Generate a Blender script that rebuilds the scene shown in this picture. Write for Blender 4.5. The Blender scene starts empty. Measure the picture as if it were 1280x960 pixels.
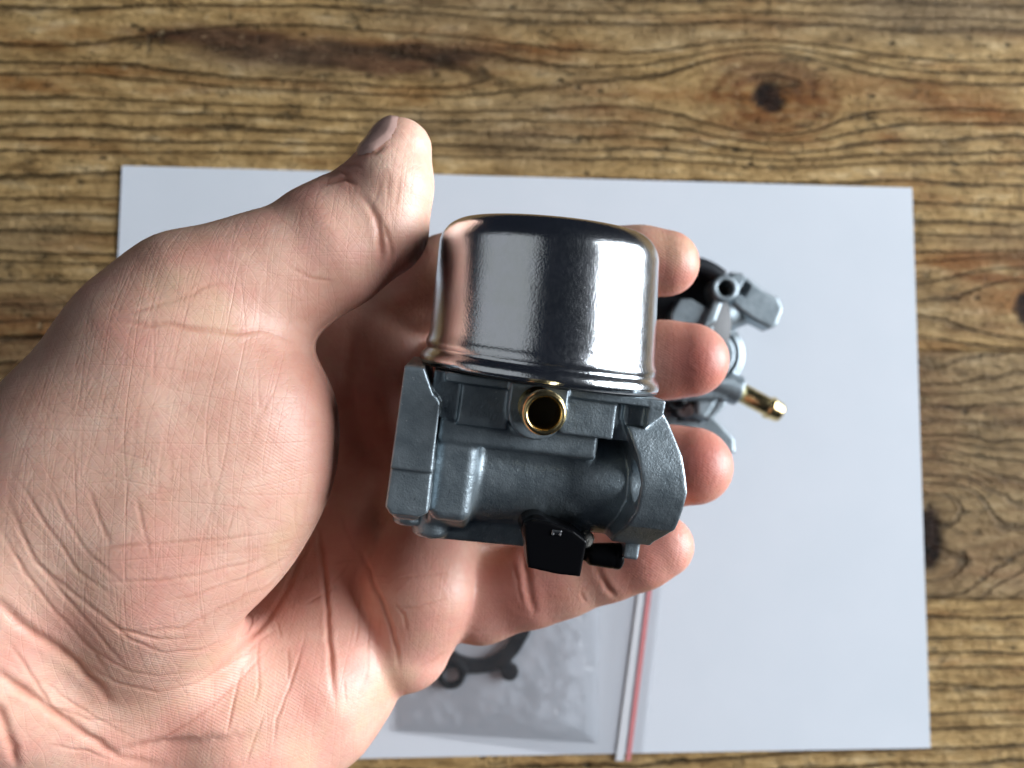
import bpy, math, random
import numpy as np
from mathutils import Matrix, Vector
R = math.radians
MM = 0.001
scene = bpy.context.scene
rng = np.random.default_rng(7)
random.seed(7)

# ------------------------------------------------------------------ camera
F = 1000.0                                   # focal length in photo pixels (1280 wide)
CAM_LOC = np.array([-24.92, 4.41, 292.71])   # millimetres, table top is z = 0
CAM_ROT = (0.0769, -0.0648, 0.0064)
cam_data = bpy.data.cameras.new('camera')
cam = bpy.data.objects.new('camera', cam_data)
scene.collection.objects.link(cam)
cam.location = Vector(CAM_LOC * MM)
cam.rotation_euler = CAM_ROT
cam_data.sensor_width = 36.0
cam_data.lens = 36.0 * F / 1280.0
cam_data.clip_start = 0.005
cam_data.clip_end = 20.0
cam_data.dof.use_dof = True
cam_data.dof.focus_distance = 0.136
cam_data.dof.aperture_fstop = 18.0
scene.camera = cam

# ------------------------------------------------------------------ world, lamps, exposure
world = bpy.data.worlds.new('World')
scene.world = world
world.use_nodes = True
wbg = world.node_tree.nodes['Background']
wbg.inputs[0].default_value = (0.55, 0.68, 1.0, 1)
wbg.inputs[1].default_value = 0.018


def area_lamp(name, loc, aim, sx, sy, watts, col):
    d = bpy.data.lights.new(name, 'AREA')
    d.shape = 'RECTANGLE'; d.size = sx; d.size_y = sy
    d.energy = watts; d.color = col
    o = bpy.data.objects.new(name, d)
    scene.collection.objects.link(o)
    o.location = Vector(loc)
    o.rotation_euler = (Vector(aim) - Vector(loc)).to_track_quat('-Z', 'Y').to_euler()
    return o


# daylight window to the right of the table, and the paler room ceiling it lights
area_lamp('window_light', (1.40, 0.20, 0.50), (0.0, 0.0, 0.12), 0.95, 1.25, 62.0, (0.90, 0.95, 1.0))
area_lamp('ceiling_bounce', (-0.84, 0.05, 0.98), (0.0, 0.0, 0.13), 1.2, 1.30, 1.6, (0.93, 0.97, 1.0))


vs = scene.view_settings
vs.view_transform = 'Standard'
vs.look = 'None'
vs.exposure = 0.0
vs.gamma = 1.0
vs.use_curve_mapping = False
scene.cycles.use_denoising = True
scene.cycles.max_bounces = 6
scene.cycles.diffuse_bounces = 2
scene.cycles.use_adaptive_sampling = True
scene.cycles.adaptive_threshold = 0.03
scene.cycles.caustics_reflective = False
scene.cycles.caustics_refractive = False

# ------------------------------------------------------------------ geometry helpers
_m = cam.rotation_euler.to_matrix()
CM = np.array([[_m[i][j] for j in range(3)] for i in range(3)])      # camera -> world


def c2w(p):
    return np.asarray(p) @ CM.T + CAM_LOC


def P(px, py, D):
    """camera-space point (mm) seen at photo pixel px,py at distance D along the view axis"""
    return np.array([(px - 640) * D / F, (480 - py) * D / F, -D])


def T(px, py, z=0.0):
    """world point (mm) on the horizontal plane z, seen at photo pixel px,py"""
    d = CM @ np.array([(px - 640) / F, (480 - py) / F, -1.0])
    t = (z - CAM_LOC[2]) / d[2]
    return CAM_LOC + t * d


def new_obj(name, mesh, mat=None, parent=None):
    o = bpy.data.objects.new(name, mesh)
    scene.collection.objects.link(o)
    if mat is not None:
        mesh.materials.clear()
        mesh.materials.append(mat)
    if parent is not None:
        o.parent = parent
    return o


def empty(name, loc_mm=(0, 0, 0)):
    o = bpy.data.objects.new(name, None)
    scene.collection.objects.link(o)
    o.location = Vector(np.asarray(loc_mm) * MM)
    o.empty_display_size = 0.01
    return o


def tag(o, label=None, cat=None, group=None, kind=None):
    if label: o['label'] = label
    if cat: o['category'] = cat
    if group: o['group'] = group
    if kind: o['kind'] = kind
    return o


def mesh_from(name, v, f, smooth=True, scale=MM):
    v = np.asarray(v, dtype=np.float32) * scale
    me = bpy.data.meshes.new(name)
    f = [list(q) for q in f] if not isinstance(f, np.ndarray) else f
    if isinstance(f, np.ndarray):
        n, k = f.shape
        me.vertices.add(len(v)); me.vertices.foreach_set('co', v.ravel())
        me.loops.add(n * k); me.loops.foreach_set('vertex_index', f.astype(np.int32).ravel())
        me.polygons.add(n)
        me.polygons.foreach_set('loop_start', np.arange(0, n * k, k, dtype=np.int32))
        me.update(calc_edges=True)
    else:
        me.from_pydata([tuple(map(float, q)) for q in v], [], f)
    if smooth:
        me.polygons.foreach_set('use_smooth', np.ones(len(me.polygons), dtype=bool))
    me.update()
    return me


def set_attr(me, name, data):
    a = me.attributes.new(name, 'FLOAT', 'POINT')
    a.data.foreach_set('value', np.asarray(data, dtype=np.float32))


def get_co(me):
    a = np.empty(len(me.vertices) * 3, dtype=np.float32)
    me.vertices.foreach_get('co', a)
    return a.reshape(-1, 3)


def get_no(me):
    a = np.empty(len(me.vertices) * 3, dtype=np.float32)
    me.vertex_normals.foreach_get('vector', a)
    return a.reshape(-1, 3)


# ---- value noise in numpy
_perm = rng.random((64, 64, 64)).astype(np.float32)


def vnoise(p):
    p = np.asarray(p, dtype=np.float32)
    i = np.floor(p).astype(np.int64); f = p - i
    f = f * f * (3 - 2 * f)
    out = 0
    for dx in (0, 1):
        wx = f[..., 0] if dx else 1 - f[..., 0]
        for dy in (0, 1):
            wy = f[..., 1] if dy else 1 - f[..., 1]
            for dz in (0, 1):
                wz = f[..., 2] if dz else 1 - f[..., 2]
                out = out + wx * wy * wz * _perm[(i[..., 0] + dx) & 63, (i[..., 1] + dy) & 63, (i[..., 2] + dz) & 63]
    return out * 2 - 1


def fbm(p, n=3):
    s, a = 0, 1.0
    p = np.asarray(p, dtype=np.float32)
    for _ in range(n):
        s = s + a * vnoise(p); p = p * 2.03 + 11.7; a *= 0.5
    return s


# ---- signed distance volumes, meshed with surface nets
def smin(a, b, k):
    if k <= 0: return np.minimum(a, b)
    h = np.maximum(k - np.abs(a - b), 0) / k
    return np.minimum(a, b) - h * h * k * 0.25


def smax(a, b, k):
    return -smin(-a, -b, k)


class Vol:
    def __init__(s, lo, hi, h):
        s.lo = np.asarray(lo, float); s.h = h
        s.n = np.ceil((np.asarray(hi, float) - s.lo) / h).astype(int) + 1
        s.v = np.full(s.n, 50.0, dtype=np.float32)

    def win(s, lo=None, hi=None):
        a = np.zeros(3, int) if lo is None else np.clip(np.floor((np.asarray(lo) - s.lo) / s.h).astype(int), 0, s.n)
        b = s.n if hi is None else np.clip(np.ceil((np.asarray(hi) - s.lo) / s.h).astype(int) + 1, 0, s.n)
        sl = tuple(slice(a[i], b[i]) for i in range(3))
        ax = [(s.lo[i] + s.h * np.arange(a[i], b[i])).astype(np.float32) for i in range(3)]
        return sl, ax[0][:, None, None], ax[1][None, :, None], ax[2][None, None, :]

    def add(s, fn, k=0.0, lo=None, hi=None):
        sl, x, y, z = s.win(lo, hi)
        if 0 in s.v[sl].shape: return
        s.v[sl] = smin(s.v[sl], fn(x, y, z), k)

    def sub(s, fn, k=0.0, lo=None, hi=None):
        sl, x, y, z = s.win(lo, hi)
        if 0 in s.v[sl].shape: return
        s.v[sl] = smax(s.v[sl], -fn(x, y, z), k)

    def mesh(s):
        v, h = s.v, s.h
        ins = v < 0
        nx, ny, nz = v.shape
        cs = np.zeros((nx - 1, ny - 1, nz - 1), dtype=np.int8)
        for a in (0, 1):
            for b in (0, 1):
                for c in (0, 1):
                    cs += ins[a:nx - 1 + a, b:ny - 1 + b, c:nz - 1 + c]
        act = np.argwhere((cs > 0) & (cs < 8))
        idx = np.full(cs.shape, -1, dtype=np.int32)
        idx[act[:, 0], act[:, 1], act[:, 2]] = np.arange(len(act))
        acc = np.zeros((len(act), 3)); cnt = np.zeros(len(act))
        cor = [(a, b, c) for a in (0, 1) for b in (0, 1) for c in (0, 1)]
        for p in cor:
            for ax in range(3):
                if p[ax]: continue
                q = list(p); q[ax] = 1
                va = v[act[:, 0] + p[0], act[:, 1] + p[1], act[:, 2] + p[2]]
                vb = v[act[:, 0] + q[0], act[:, 1] + q[1], act[:, 2] + q[2]]
                m = (va < 0) != (vb < 0)
                t = np.where(m, va / np.where(m, va - vb, 1), 0)
                pt = np.tile(np.array(p, float), (len(act), 1)); pt[:, ax] = t
                acc += pt * m[:, None]; cnt += m
        verts = (act + acc / cnt[:, None]) * h + s.lo
        faces = []
        for ax in range(3):
            u, w = (ax + 1) % 3, (ax + 2) % 3
            a = [slice(None)] * 3; b = [slice(None)] * 3
            a[ax] = slice(0, -1); b[ax] = slice(1, None)
            ia, ib = ins[tuple(a)], ins[tuple(b)]
            e = np.argwhere(ia != ib)
            ok = (e[:, u] > 0) & (e[:, w] > 0) & (e[:, u] < cs.shape[u]) & (e[:, w] < cs.shape[w])
            e = e[ok]
            flip = ia[e[:, 0], e[:, 1], e[:, 2]]
            quad = []
            for du, dw in ((1, 1), (0, 1), (0, 0), (1, 0)):
                c = e.copy(); c[:, u] -= du; c[:, w] -= dw
                quad.append(idx[c[:, 0], c[:, 1], c[:, 2]])
            q = np.stack(quad, 1)
            q[~flip] = q[~flip][:, ::-1]
            faces.append(q)
        return verts, np.concatenate(faces)


def box(x0, x1, y0, y1, z0, z1, r=0.3):
    c = ((x0 + x1) / 2, (y0 + y1) / 2, (z0 + z1) / 2)
    e = ((x1 - x0) / 2 - r, (y1 - y0) / 2 - r, (z1 - z0) / 2 - r)
    def fn(x, y, z):
        a, b, d = np.abs(x - c[0]) - e[0], np.abs(y - c[1]) - e[1], np.abs(z - c[2]) - e[2]
        o = np.sqrt(np.maximum(a, 0) ** 2 + np.maximum(b, 0) ** 2 + np.maximum(d, 0) ** 2)
        return o + np.minimum(np.maximum(np.maximum(a, b), d), 0) - r
    return fn


def cyl(a, b, ra, rb=None, r=0.2):
    """capped (tapered) cylinder between two points"""
    a, b = np.asarray(a, float), np.asarray(b, float)
    rb = ra if rb is None else rb
    L = np.linalg.norm(b - a); d = (b - a) / L
    def fn(x, y, z):
        t = (x - a[0]) * d[0] + (y - a[1]) * d[1] + (z - a[2]) * d[2]
        q = (x - a[0]) ** 2 + (y - a[1]) ** 2 + (z - a[2]) ** 2 - t * t
        rad = np.sqrt(np.maximum(q, 0))
        rr = ra + (rb - ra) * np.clip(t / L, 0, 1)
        u = rad - rr + r
        w = np.abs(t - L / 2) - L / 2 + r
        return np.minimum(np.maximum(u, w), 0) + np.sqrt(np.maximum(u, 0) ** 2 + np.maximum(w, 0) ** 2) - r
    return fn


def cone(a, b, ra, rb):
    """round cone (tapered capsule)"""
    a, b = np.asarray(a, float), np.asarray(b, float)
    ab = b - a; L2 = float(ab @ ab)
    def fn(x, y, z):
        t = np.clip(((x - a[0]) * ab[0] + (y - a[1]) * ab[1] + (z - a[2]) * ab[2]) / L2, 0, 1)
        d = np.sqrt((x - a[0] - t * ab[0]) ** 2 + (y - a[1] - t * ab[1]) ** 2 + (z - a[2] - t * ab[2]) ** 2)
        return d - (ra + (rb - ra) * t)
    return fn


def ell(c, rad, rotz=0.0):
    c = np.asarray(c, float); cs, sn = math.cos(rotz), math.sin(rotz)
    def fn(x, y, z):
        X, Y, Z = x - c[0], y - c[1], z - c[2]
        U, V = X * cs + Y * sn, -X * sn + Y * cs
        k0 = np.sqrt((U / rad[0]) ** 2 + (V / rad[1]) ** 2 + (Z / rad[2]) ** 2)
        k1 = np.sqrt((U / rad[0] ** 2) ** 2 + (V / rad[1] ** 2) ** 2 + (Z / rad[2] ** 2) ** 2)
        return k0 * (k0 - 1) / np.maximum(k1, 1e-5)
    return fn


def poly2d(pts):
    """2-D signed distance to a polygon: fn(u, v)"""
    pts = np.asarray(pts, float); n = len(pts)
    def fn(u, v):
        u, v = np.broadcast_arrays(u, v)
        d = np.full(u.shape, 1e9); s = np.ones(u.shape)
        j = n - 1
        for i in range(n):
            e = pts[j] - pts[i]; wu, wv = u - pts[i, 0], v - pts[i, 1]
            t = np.clip((wu * e[0] + wv * e[1]) / (e @ e), 0, 1)
            d = np.minimum(d, (wu - e[0] * t) ** 2 + (wv - e[1] * t) ** 2)
            c1 = v >= pts[i, 1]; c2 = v < pts[j, 1]; c3 = e[0] * wv > e[1] * wu
            allc = (c1 & c2 & c3) | (~c1 & ~c2 & ~c3)
            s = np.where(allc, -s, s)
            j = i
        return (s * np.sqrt(d)).astype(np.float32)
    return fn


def prism(pts, z0, z1, axis=2, r=0.25):
    """extruded polygon; axis = the extrusion axis, polygon in the remaining two (cyclic order)"""
    pf = poly2d(pts); zc, zh = (z0 + z1) / 2, (z1 - z0) / 2
    def fn(x, y, z):
        if axis == 2: d, w = pf(x, y), z
        elif axis == 0: d, w = pf(y, z), x
        else: d, w = pf(z, x), y
        a = d + r; b = np.abs(w - zc) - zh + r
        return np.minimum(np.maximum(a, b), 0) + np.sqrt(np.maximum(a, 0) ** 2 + np.maximum(b, 0) ** 2) - r
    return fn


def lathe(prof, n=96):
    """profile of (radius, height) turned about +Y"""
    v, f = [], []
    m = len(prof)
    for i in range(n):
        a = 2 * math.pi * i / n
        for r_, h_ in prof:
            v.append((r_ * math.sin(a), h_, r_ * math.cos(a)))
    for i in range(n):
        for j in range(m - 1):
            a, b = i * m + j, ((i + 1) % n) * m + j
            f.append((a, b, b + 1, a + 1))
    return np.array(v), np.array(f)


def arc(cx, cy, r, a0, a1, n):
    return [(cx + r * math.cos(R(a0 + (a1 - a0) * i / n)), cy + r * math.sin(R(a0 + (a1 - a0) * i / n))) for i in range(n + 1)]


# ------------------------------------------------------------------ material helpers
class NT:
    def __init__(s, name):
        s.m = bpy.data.materials.new(name); s.m.use_nodes = True
        s.t = s.m.node_tree; s.n = s.t.nodes
        s.b = s.n['Principled BSDF']; s.out = s.n['Material Output']

    def put(s, sock, val):
        if isinstance(val, bpy.types.NodeSocket): s.t.links.new(val, sock)
        elif isinstance(val, (tuple, list)):
            sock.default_value = tuple(val) + ((1,) if len(val) == 3 and len(sock.default_value) == 4 else ())
        else: sock.default_value = val

    def set(s, **k):
        for a, v in k.items(): s.put(s.b.inputs[a.replace('_', ' ')], v)

    def math(s, op, a, b=0.0, c=0.0, clamp=False):
        n = s.n.new('ShaderNodeMath'); n.operation = op; n.use_clamp = clamp
        s.put(n.inputs[0], a); s.put(n.inputs[1], b); s.put(n.inputs[2], c)
        return n.outputs[0]

    def mix(s, fac, a, b, mode='MIX'):
        n = s.n.new('ShaderNodeMix'); n.data_type = 'RGBA'; n.blend_type = mode
        s.put(n.inputs[0], fac); s.put(n.inputs[6], a); s.put(n.inputs[7], b)
        return n.outputs[2]

    def attr(s, name):
        n = s.n.new('ShaderNodeAttribute'); n.attribute_name = name
        return n.outputs['Fac']

    def obj(s):
        n = s.n.new('ShaderNodeTexCoord'); return n.outputs['Object']

    def mapping(s, v, scale=(1, 1, 1), rot=(0, 0, 0), loc=(0, 0, 0)):
        n = s.n.new('ShaderNodeMapping'); s.put(n.inputs[0], v)
        n.inputs['Scale'].default_value = scale; n.inputs['Rotation'].default_value = rot; n.inputs['Location'].default_value = loc
        return n.outputs[0]

    def noise(s, v, scale, detail=3, rough=0.55, dist=0.0, dim='3D'):
        n = s.n.new('ShaderNodeTexNoise'); n.noise_dimensions = dim
        if v is not None: s.put(n.inputs['W' if dim == '1D' else 'Vector'], v)
        n.inputs['Scale'].default_value = scale; n.inputs['Detail'].default_value = detail
        n.inputs['Roughness'].default_value = rough; n.inputs['Distortion'].default_value = dist
        return n.outputs[0]

    def voro(s, v, scale, feature='F1', rand=1.0):
        n = s.n.new('ShaderNodeTexVoronoi'); n.feature = feature
        s.put(n.inputs['Vector'], v); n.inputs['Scale'].default_value = scale; n.inputs['Randomness'].default_value = rand
        return n.outputs['Distance']

    def ramp(s, fac, stops, interp='LINEAR'):
        n = s.n.new('ShaderNodeValToRGB'); s.put(n.inputs[0], fac)
        cr = n.color_ramp; cr.interpolation = interp
        while len(cr.elements) > 1: cr.elements.remove(cr.elements[-1])
        for i, (p, c) in enumerate(stops):
            c = (c, c, c, 1) if isinstance(c, (int, float)) else tuple(c) + (1,)
            e = cr.elements[0] if i == 0 else cr.elements.new(p)
            e.position = p; e.color = c
        return n.outputs[0]

    def step(s, v, a, b):
        n = s.n.new('ShaderNodeMapRange'); n.interpolation_type = 'SMOOTHSTEP'
        s.put(n.inputs[0], v); n.inputs[1].default_value = a; n.inputs[2].default_value = b
        return n.outputs[0]

    def bump(s, h, strength=0.5, dist=0.001, normal=None):
        n = s.n.new('ShaderNodeBump'); s.put(n.inputs['Height'], h)
        n.inputs['Strength'].default_value = strength; n.inputs['Distance'].default_value = dist
        if normal is not None: s.put(n.inputs['Normal'], normal)
        return n.outputs[0]


def simple_mat(name, col, rough=0.5, metal=0.0, bump=None, var=0.0):
    t = NT(name); o = t.obj()
    c = col
    if var:
        nz = t.noise(o, 400, 4)
        c = t.mix(t.step(nz, 0.35, 0.65), tuple(x * (1 - var) for x in col), tuple(min(1, x * (1 + var)) for x in col))
    t.set(Base_Color=c, Roughness=rough, Metallic=metal)
    if bump:
        t.set(Normal=t.bump(t.noise(o, bump[0], 4), bump[1], bump[2]))
    return t.m

# ------------------------------------------------------------------ materials
def wood_material():
    t = NT('weathered_pine'); o = t.obj()
    g = t.attr('grain'); knot = t.attr('knot'); heart = t.attr('heart'); amber = t.attr('amber'); grey = t.attr('grey')
    # ragged ring lines: wobble the ring coordinate along the board
    w1 = t.noise(t.mapping(o, (1, 3, 1)), 22, 3, 0.5)
    w2 = t.noise(t.mapping(o, (1, 2.2, 1)), 210, 4, 0.65)
    gw = t.math('ADD', g, t.math('MULTIPLY', t.math('SUBTRACT', w1, 0.5), 5.0))
    gw = t.math('ADD', gw, t.math('MULTIPLY', t.math('SUBTRACT', w2, 0.5), 2.0))
    irr = t.noise(t.math('MULTIPLY', g, 0.05), 1.0, 2, 0.5, dim='1D')
    gw = t.math('ADD', gw, t.math('MULTIPLY', irr, 16.0))
    ph = t.math('FRACT', t.math('DIVIDE', gw, 6.6))
    ph2 = t.math('FRACT', t.math('DIVIDE', t.math('ADD', gw, 1.7), 2.55))
    brk = t.noise(t.mapping(o, (1, 6, 1)), 26, 3, 0.6)            # where a ring line fades
    late = t.step(ph, 0.55, 0.93)
    # the groove is worn open in some places and closed in others
    gw0 = t.math('SUBTRACT', t.math('ABSOLUTE', t.math('SUBTRACT', ph, 0.90)), t.math('MULTIPLY', t.math('SUBTRACT', brk, 0.42), 0.20))
    groove = t.math('MULTIPLY', t.math('SUBTRACT', 1.0, t.step(gw0, -0.02, 0.15)), t.math('ADD', 0.5, t.math('MULTIPLY', t.step(t.noise(t.mapping(o, (1, 3, 1)), 70, 4, 0.7), 0.36, 0.62), 0.5)))
    fine = t.math('SUBTRACT', 1.0, t.step(t.math('ABSOLUTE', t.math('SUBTRACT', ph2, 0.5)), 0.03, 0.22))
    brk2 = t.step(t.noise(t.mapping(o, (1, 5, 1)), 60, 3, 0.6), 0.48, 0.70)
    fine = t.math('MULTIPLY', fine, brk2)
    # colour
    tone = t.noise(t.mapping(o, (1, 4, 1)), 42, 5, 0.65)
    fib = t.noise(t.mapping(o, (1, 7, 1)), 150, 5, 0.7)
    col = t.ramp(tone, [(0.30, (0.20, 0.118, 0.045)), (0.42, (0.40, 0.250, 0.098)), (0.56, (0.58, 0.385, 0.165)), (0.70, (0.74, 0.55, 0.30))])
    col = t.mix(t.math('MULTIPLY', late, 0.55), col, (0.19, 0.105, 0.038))
    col = t.mix(t.math('MULTIPLY', t.step(fib, 0.48, 0.72), 0.6), col, (0.13, 0.082, 0.038))
    am = t.math('MULTIPLY', amber, t.step(t.noise(t.mapping(o, (1, 4, 1)), 40, 5, 0.65), 0.30, 0.58))
    col = t.mix(t.math('MULTIPLY', am, 0.9), col, (0.25, 0.088, 0.018))
    am2 = t.step(t.noise(t.mapping(o, (1, 5, 1), loc=(9, 3, 0)), 17, 4, 0.6), 0.52, 0.68)
    col = t.mix(t.math('MULTIPLY', am2, 0.45), col, (0.30, 0.125, 0.035))
    he = t.math('MULTIPLY', heart, t.step(t.noise(t.mapping(o, (1, 4.5, 1)), 44, 5, 0.70), 0.10, 0.38))
    col = t.mix(he, col, t.ramp(tone, [(0.35, (0.030, 0.010, 0.004)), (0.65, (0.13, 0.045, 0.015))]))
    col = t.mix(t.math('MULTIPLY', grey, 0.7), col, t.ramp(tone, [(0.3, (0.09, 0.065, 0.04)), (0.5, (0.20, 0.145, 0.09)), (0.7, (0.32, 0.235, 0.145))]))
    # dirt in grooves, specks and short crosswise checks
    dirt = t.math('MULTIPLY', t.math('MAXIMUM', groove, t.math('MULTIPLY', fine, 0.55)), t.math('SUBTRACT', 1.0, t.math('MULTIPLY', grey, 0.6)))
    col = t.mix(t.math('MULTIPLY', dirt, 0.86), col, (0.040, 0.026, 0.012))
    blot = t.math('MULTIPLY', t.step(t.noise(t.mapping(o, (1, 2.4, 1), loc=(1, 7, 2)), 95, 5, 0.72), 0.52, 0.66), t.step(t.noise(t.mapping(o, (1, 2, 1)), 24, 3, 0.6), 0.38, 0.62))
    col = t.mix(t.math('MULTIPLY', blot, 0.62), col, (0.055, 0.046, 0.028))
    sp = t.math('SUBTRACT', 1.0, t.step(t.voro(t.mapping(o, (1, 1.7, 1)), 130, 'F1'), 0.10, 0.28))
    sp = t.math('MULTIPLY', sp, t.step(t.noise(o, 40, 3, 0.6), 0.50, 0.64))
    col = t.mix(t.math('MULTIPLY', sp, 0.8), col, (0.03, 0.025, 0.016))
    cr = t.step(t.noise(t.mapping(o, (5, 0.9, 1), loc=(2, 2, 2)), 90, 3, 0.6), 0.66, 0.74)
    col = t.mix(t.math('MULTIPLY', cr, 0.7), col, (0.045, 0.032, 0.018))
    chip = t.step(t.noise(t.mapping(o, (1, 1.6, 1), loc=(3, 1, 0)), 170, 4, 0.65), 0.62, 0.74)
    col = t.mix(t.math('MULTIPLY', chip, 0.6), col, (0.60, 0.45, 0.25))
    col = t.mix(knot, col, t.ramp(t.noise(o, 260, 4), [(0.35, (0.006, 0.003, 0.002)), (0.7, (0.035, 0.014, 0.006))]))
    t.set(Base_Color=col, Roughness=t.math('ADD', 0.62, t.math('MULTIPLY', tone, 0.3)), Specular_IOR_Level=0.18)
    h = t.math('SUBTRACT', t.math('MULTIPLY', fib, 0.35), t.math('MULTIPLY', groove, 1.0))
    h = t.math('SUBTRACT', h, t.math('MULTIPLY', fine, 0.35))
    h = t.math('ADD', h, t.math('MULTIPLY', late, 0.45))
    h = t.math('SUBTRACT', h, t.math('MULTIPLY', t.math('ADD', sp, t.math('ADD', cr, blot)), 0.35))
    h = t.math('ADD', h, t.math('MULTIPLY', t.noise(t.mapping(o, (1, 1.6, 1)), 130, 5, 0.7), 1.3))
    t.set(Normal=t.bump(h, 1.0, 0.0016))
    return t.m


def skin_material():
    t = NT('skin'); o = t.obj()
    red = t.attr('redness'); crease = t.attr('crease'); lines = t.attr('lines')
    mot = t.noise(o, 130, 4, 0.6)
    mot2 = t.noise(o, 420, 4, 0.65)
    base = t.ramp(mot, [(0.30, (0.73, 0.41, 0.30)), (0.50, (0.80, 0.49, 0.37)), (0.70, (0.85, 0.57, 0.44))])
    base = t.mix(t.math('MULTIPLY', t.step(mot2, 0.42, 0.72), 0.42), base, (0.76, 0.39, 0.31))
    base = t.mix(red, base, (0.62, 0.19, 0.145))
    big = t.noise(o, 42, 3, 0.55)
    base = t.mix(t.math('MULTIPLY', t.step(big, 0.46, 0.64), 0.50), base, (0.77, 0.33, 0.27))
    base = t.mix(t.math('MULTIPLY', t.step(t.noise(t.mapping(o, loc=(4, 2, 1)), 50, 3, 0.55), 0.54, 0.70), 0.40), base, (0.74, 0.52, 0.33))
    base = t.mix(t.math('MULTIPLY', crease, 0.75), base, (0.46, 0.155, 0.095))
    # skin relief: families of fine crossing lines, and friction ridges on the heel of the palm
    def fam(ang, across, along, width, off):
        v = t.mapping(t.mapping(o, rot=(0, 0, ang)), (across, along, along), loc=(off, off, off))
        n = t.noise(v, 1.0, 1.0, 0.5)
        return t.math('SUBTRACT', 1.0, t.step(t.math('ABSOLUTE', t.math('SUBTRACT', n, 0.5)), 0.0, width))
    f1 = fam(0.10, 700, 50, 0.045, 1.3); f2 = fam(1.45, 640, 50, 0.045, 5.1)
    f3 = fam(0.65, 900, 130, 0.06, 9.2); f4 = fam(-0.7, 900, 130, 0.06, 3.7)
    b1 = fam(0.06, 190, 26, 0.022, 7.7); b2 = fam(1.60, 170, 24, 0.020, 2.2)
    fine = t.math('ADD', t.math('ADD', f1, f2), t.math('MULTIPLY', t.math('ADD', f3, f4), 0.8))
    vm = t.math('MULTIPLY', lines, t.math('ADD', b1, b2))
    w = t.n.new('ShaderNodeTexWave'); t.put(w.inputs['Vector'], t.mapping(o, rot=(0, 0, 0.55)))
    w.bands_direction = 'Y'; w.inputs['Scale'].default_value = 620; w.inputs['Distortion'].default_value = 9.0
    w.inputs['Detail'].default_value = 1.0; w.inputs['Detail Scale'].default_value = 0.16
    ridg = t.math('MULTIPLY', t.attr('ridges'), w.outputs['Fac'])
    base = t.mix(t.math('MULTIPLY', vm, 0.12), base, (0.64, 0.26, 0.18))
    base = t.mix(t.math('MULTIPLY', t.math('MULTIPLY', fine, lines), 0.05), base, (0.60, 0.27, 0.2))
    t.set(Base_Color=base)
    h = t.math('SUBTRACT', t.math('MULTIPLY', mot2, 0.7), t.math('MULTIPLY', fine, 0.17))
    h = t.math('SUBTRACT', h, t.math('MULTIPLY', vm, 0.26))
    h = t.math('ADD', h, t.math('MULTIPLY', ridg, 0.30))
    t.set(Normal=t.bump(h, 0.50, 0.00018))
    t.set(Roughness=t.math('ADD', 0.33, t.math('MULTIPLY', mot2, 0.22)), Specular_IOR_Level=0.5)
    t.set(Subsurface_Weight=0.18, Subsurface_Radius=(1.0, 0.32, 0.16), Subsurface_Scale=0.0022)
    return t.m


def cast_material():
    t = NT('cast_zinc'); o = t.obj()
    n1 = t.noise(o, 260, 4, 0.6); n2 = t.noise(o, 2600, 3, 0.6)
    col = t.ramp(n1, [(0.3, (0.27, 0.325, 0.36)), (0.7, (0.39, 0.45, 0.485))])
    sp = t.step(t.noise(o, 1500, 2, 0.5), 0.70, 0.78)
    col = t.mix(t.math('MULTIPLY', sp, 0.6), col, (0.75, 0.78, 0.78))
    scr = t.step(t.noise(t.mapping(o, (1, 0.25, 1), rot=(0, 0, 0.7)), 1100, 3, 0.6, 1.5), 0.66, 0.72)
    col = t.mix(t.math('MULTIPLY', scr, 0.5), col, (0.12, 0.13, 0.14))
    t.set(Base_Color=col, Metallic=0.74, Roughness=t.math('ADD', 0.33, t.math('MULTIPLY', n1, 0.16)))
    hh = t.math('ADD', t.math('MULTIPLY', n2, 0.6), t.math('MULTIPLY', t.noise(o, 700, 3), 0.8))
    t.set(Normal=t.bump(hh, 0.6, 0.0002))
    return t.m


def chrome_material():
    t = NT('zinc_plate'); o = t.obj()
    n = t.noise(t.mapping(o, (1, 0.6, 1)), 1500, 4, 0.6); n2 = t.noise(o, 160, 3)
    st = t.noise(t.mapping(o, (1, 0.12, 1)), 900, 3)
    col = t.ramp(n2, [(0.35, (0.76, 0.79, 0.80)), (0.65, (0.80, 0.825, 0.87))])
    t.set(Base_Color=col, Metallic=1.0, Roughness=t.math('ADD', 0.11, t.math('MULTIPLY', n, 0.14)))
    h = t.math('ADD', t.noise(o, 2600, 3, 0.6), t.math('MULTIPLY', st, 0.25))
    h = t.math('ADD', h, t.math('MULTIPLY', t.noise(o, 420, 2), 0.8))
    t.set(Normal=t.bump(h, 0.40, 0.00009))
    return t.m


M = {}
M['wood'] = wood_material()
M['skin'] = skin_material()
M['cast'] = cast_material()
M['chrome'] = chrome_material()
M['brass'] = simple_mat('brass', (0.74, 0.58, 0.29), 0.24, 1.0, (900, 0.2, 0.00015), 0.12)
M['black'] = simple_mat('black_plastic', (0.004, 0.004, 0.005), 0.30, 0.0, (1500, 0.12, 0.0001))
M['black'].node_tree.nodes['Principled BSDF'].inputs['Specular IOR Level'].default_value = 0.22
M['rubber'] = simple_mat('black_rubber', (0.014, 0.017, 0.022), 0.45, 0.0, (900, 0.25, 0.0002))
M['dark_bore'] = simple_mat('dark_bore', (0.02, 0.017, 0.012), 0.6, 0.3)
M['steel'] = simple_mat('steel', (0.62, 0.63, 0.64), 0.3, 1.0, (1200, 0.2, 0.0001))
M['solder'] = simple_mat('pale_casting', (0.62, 0.60, 0.55), 0.55, 0.5, (2200, 0.8, 0.0003), 0.2)
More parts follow.
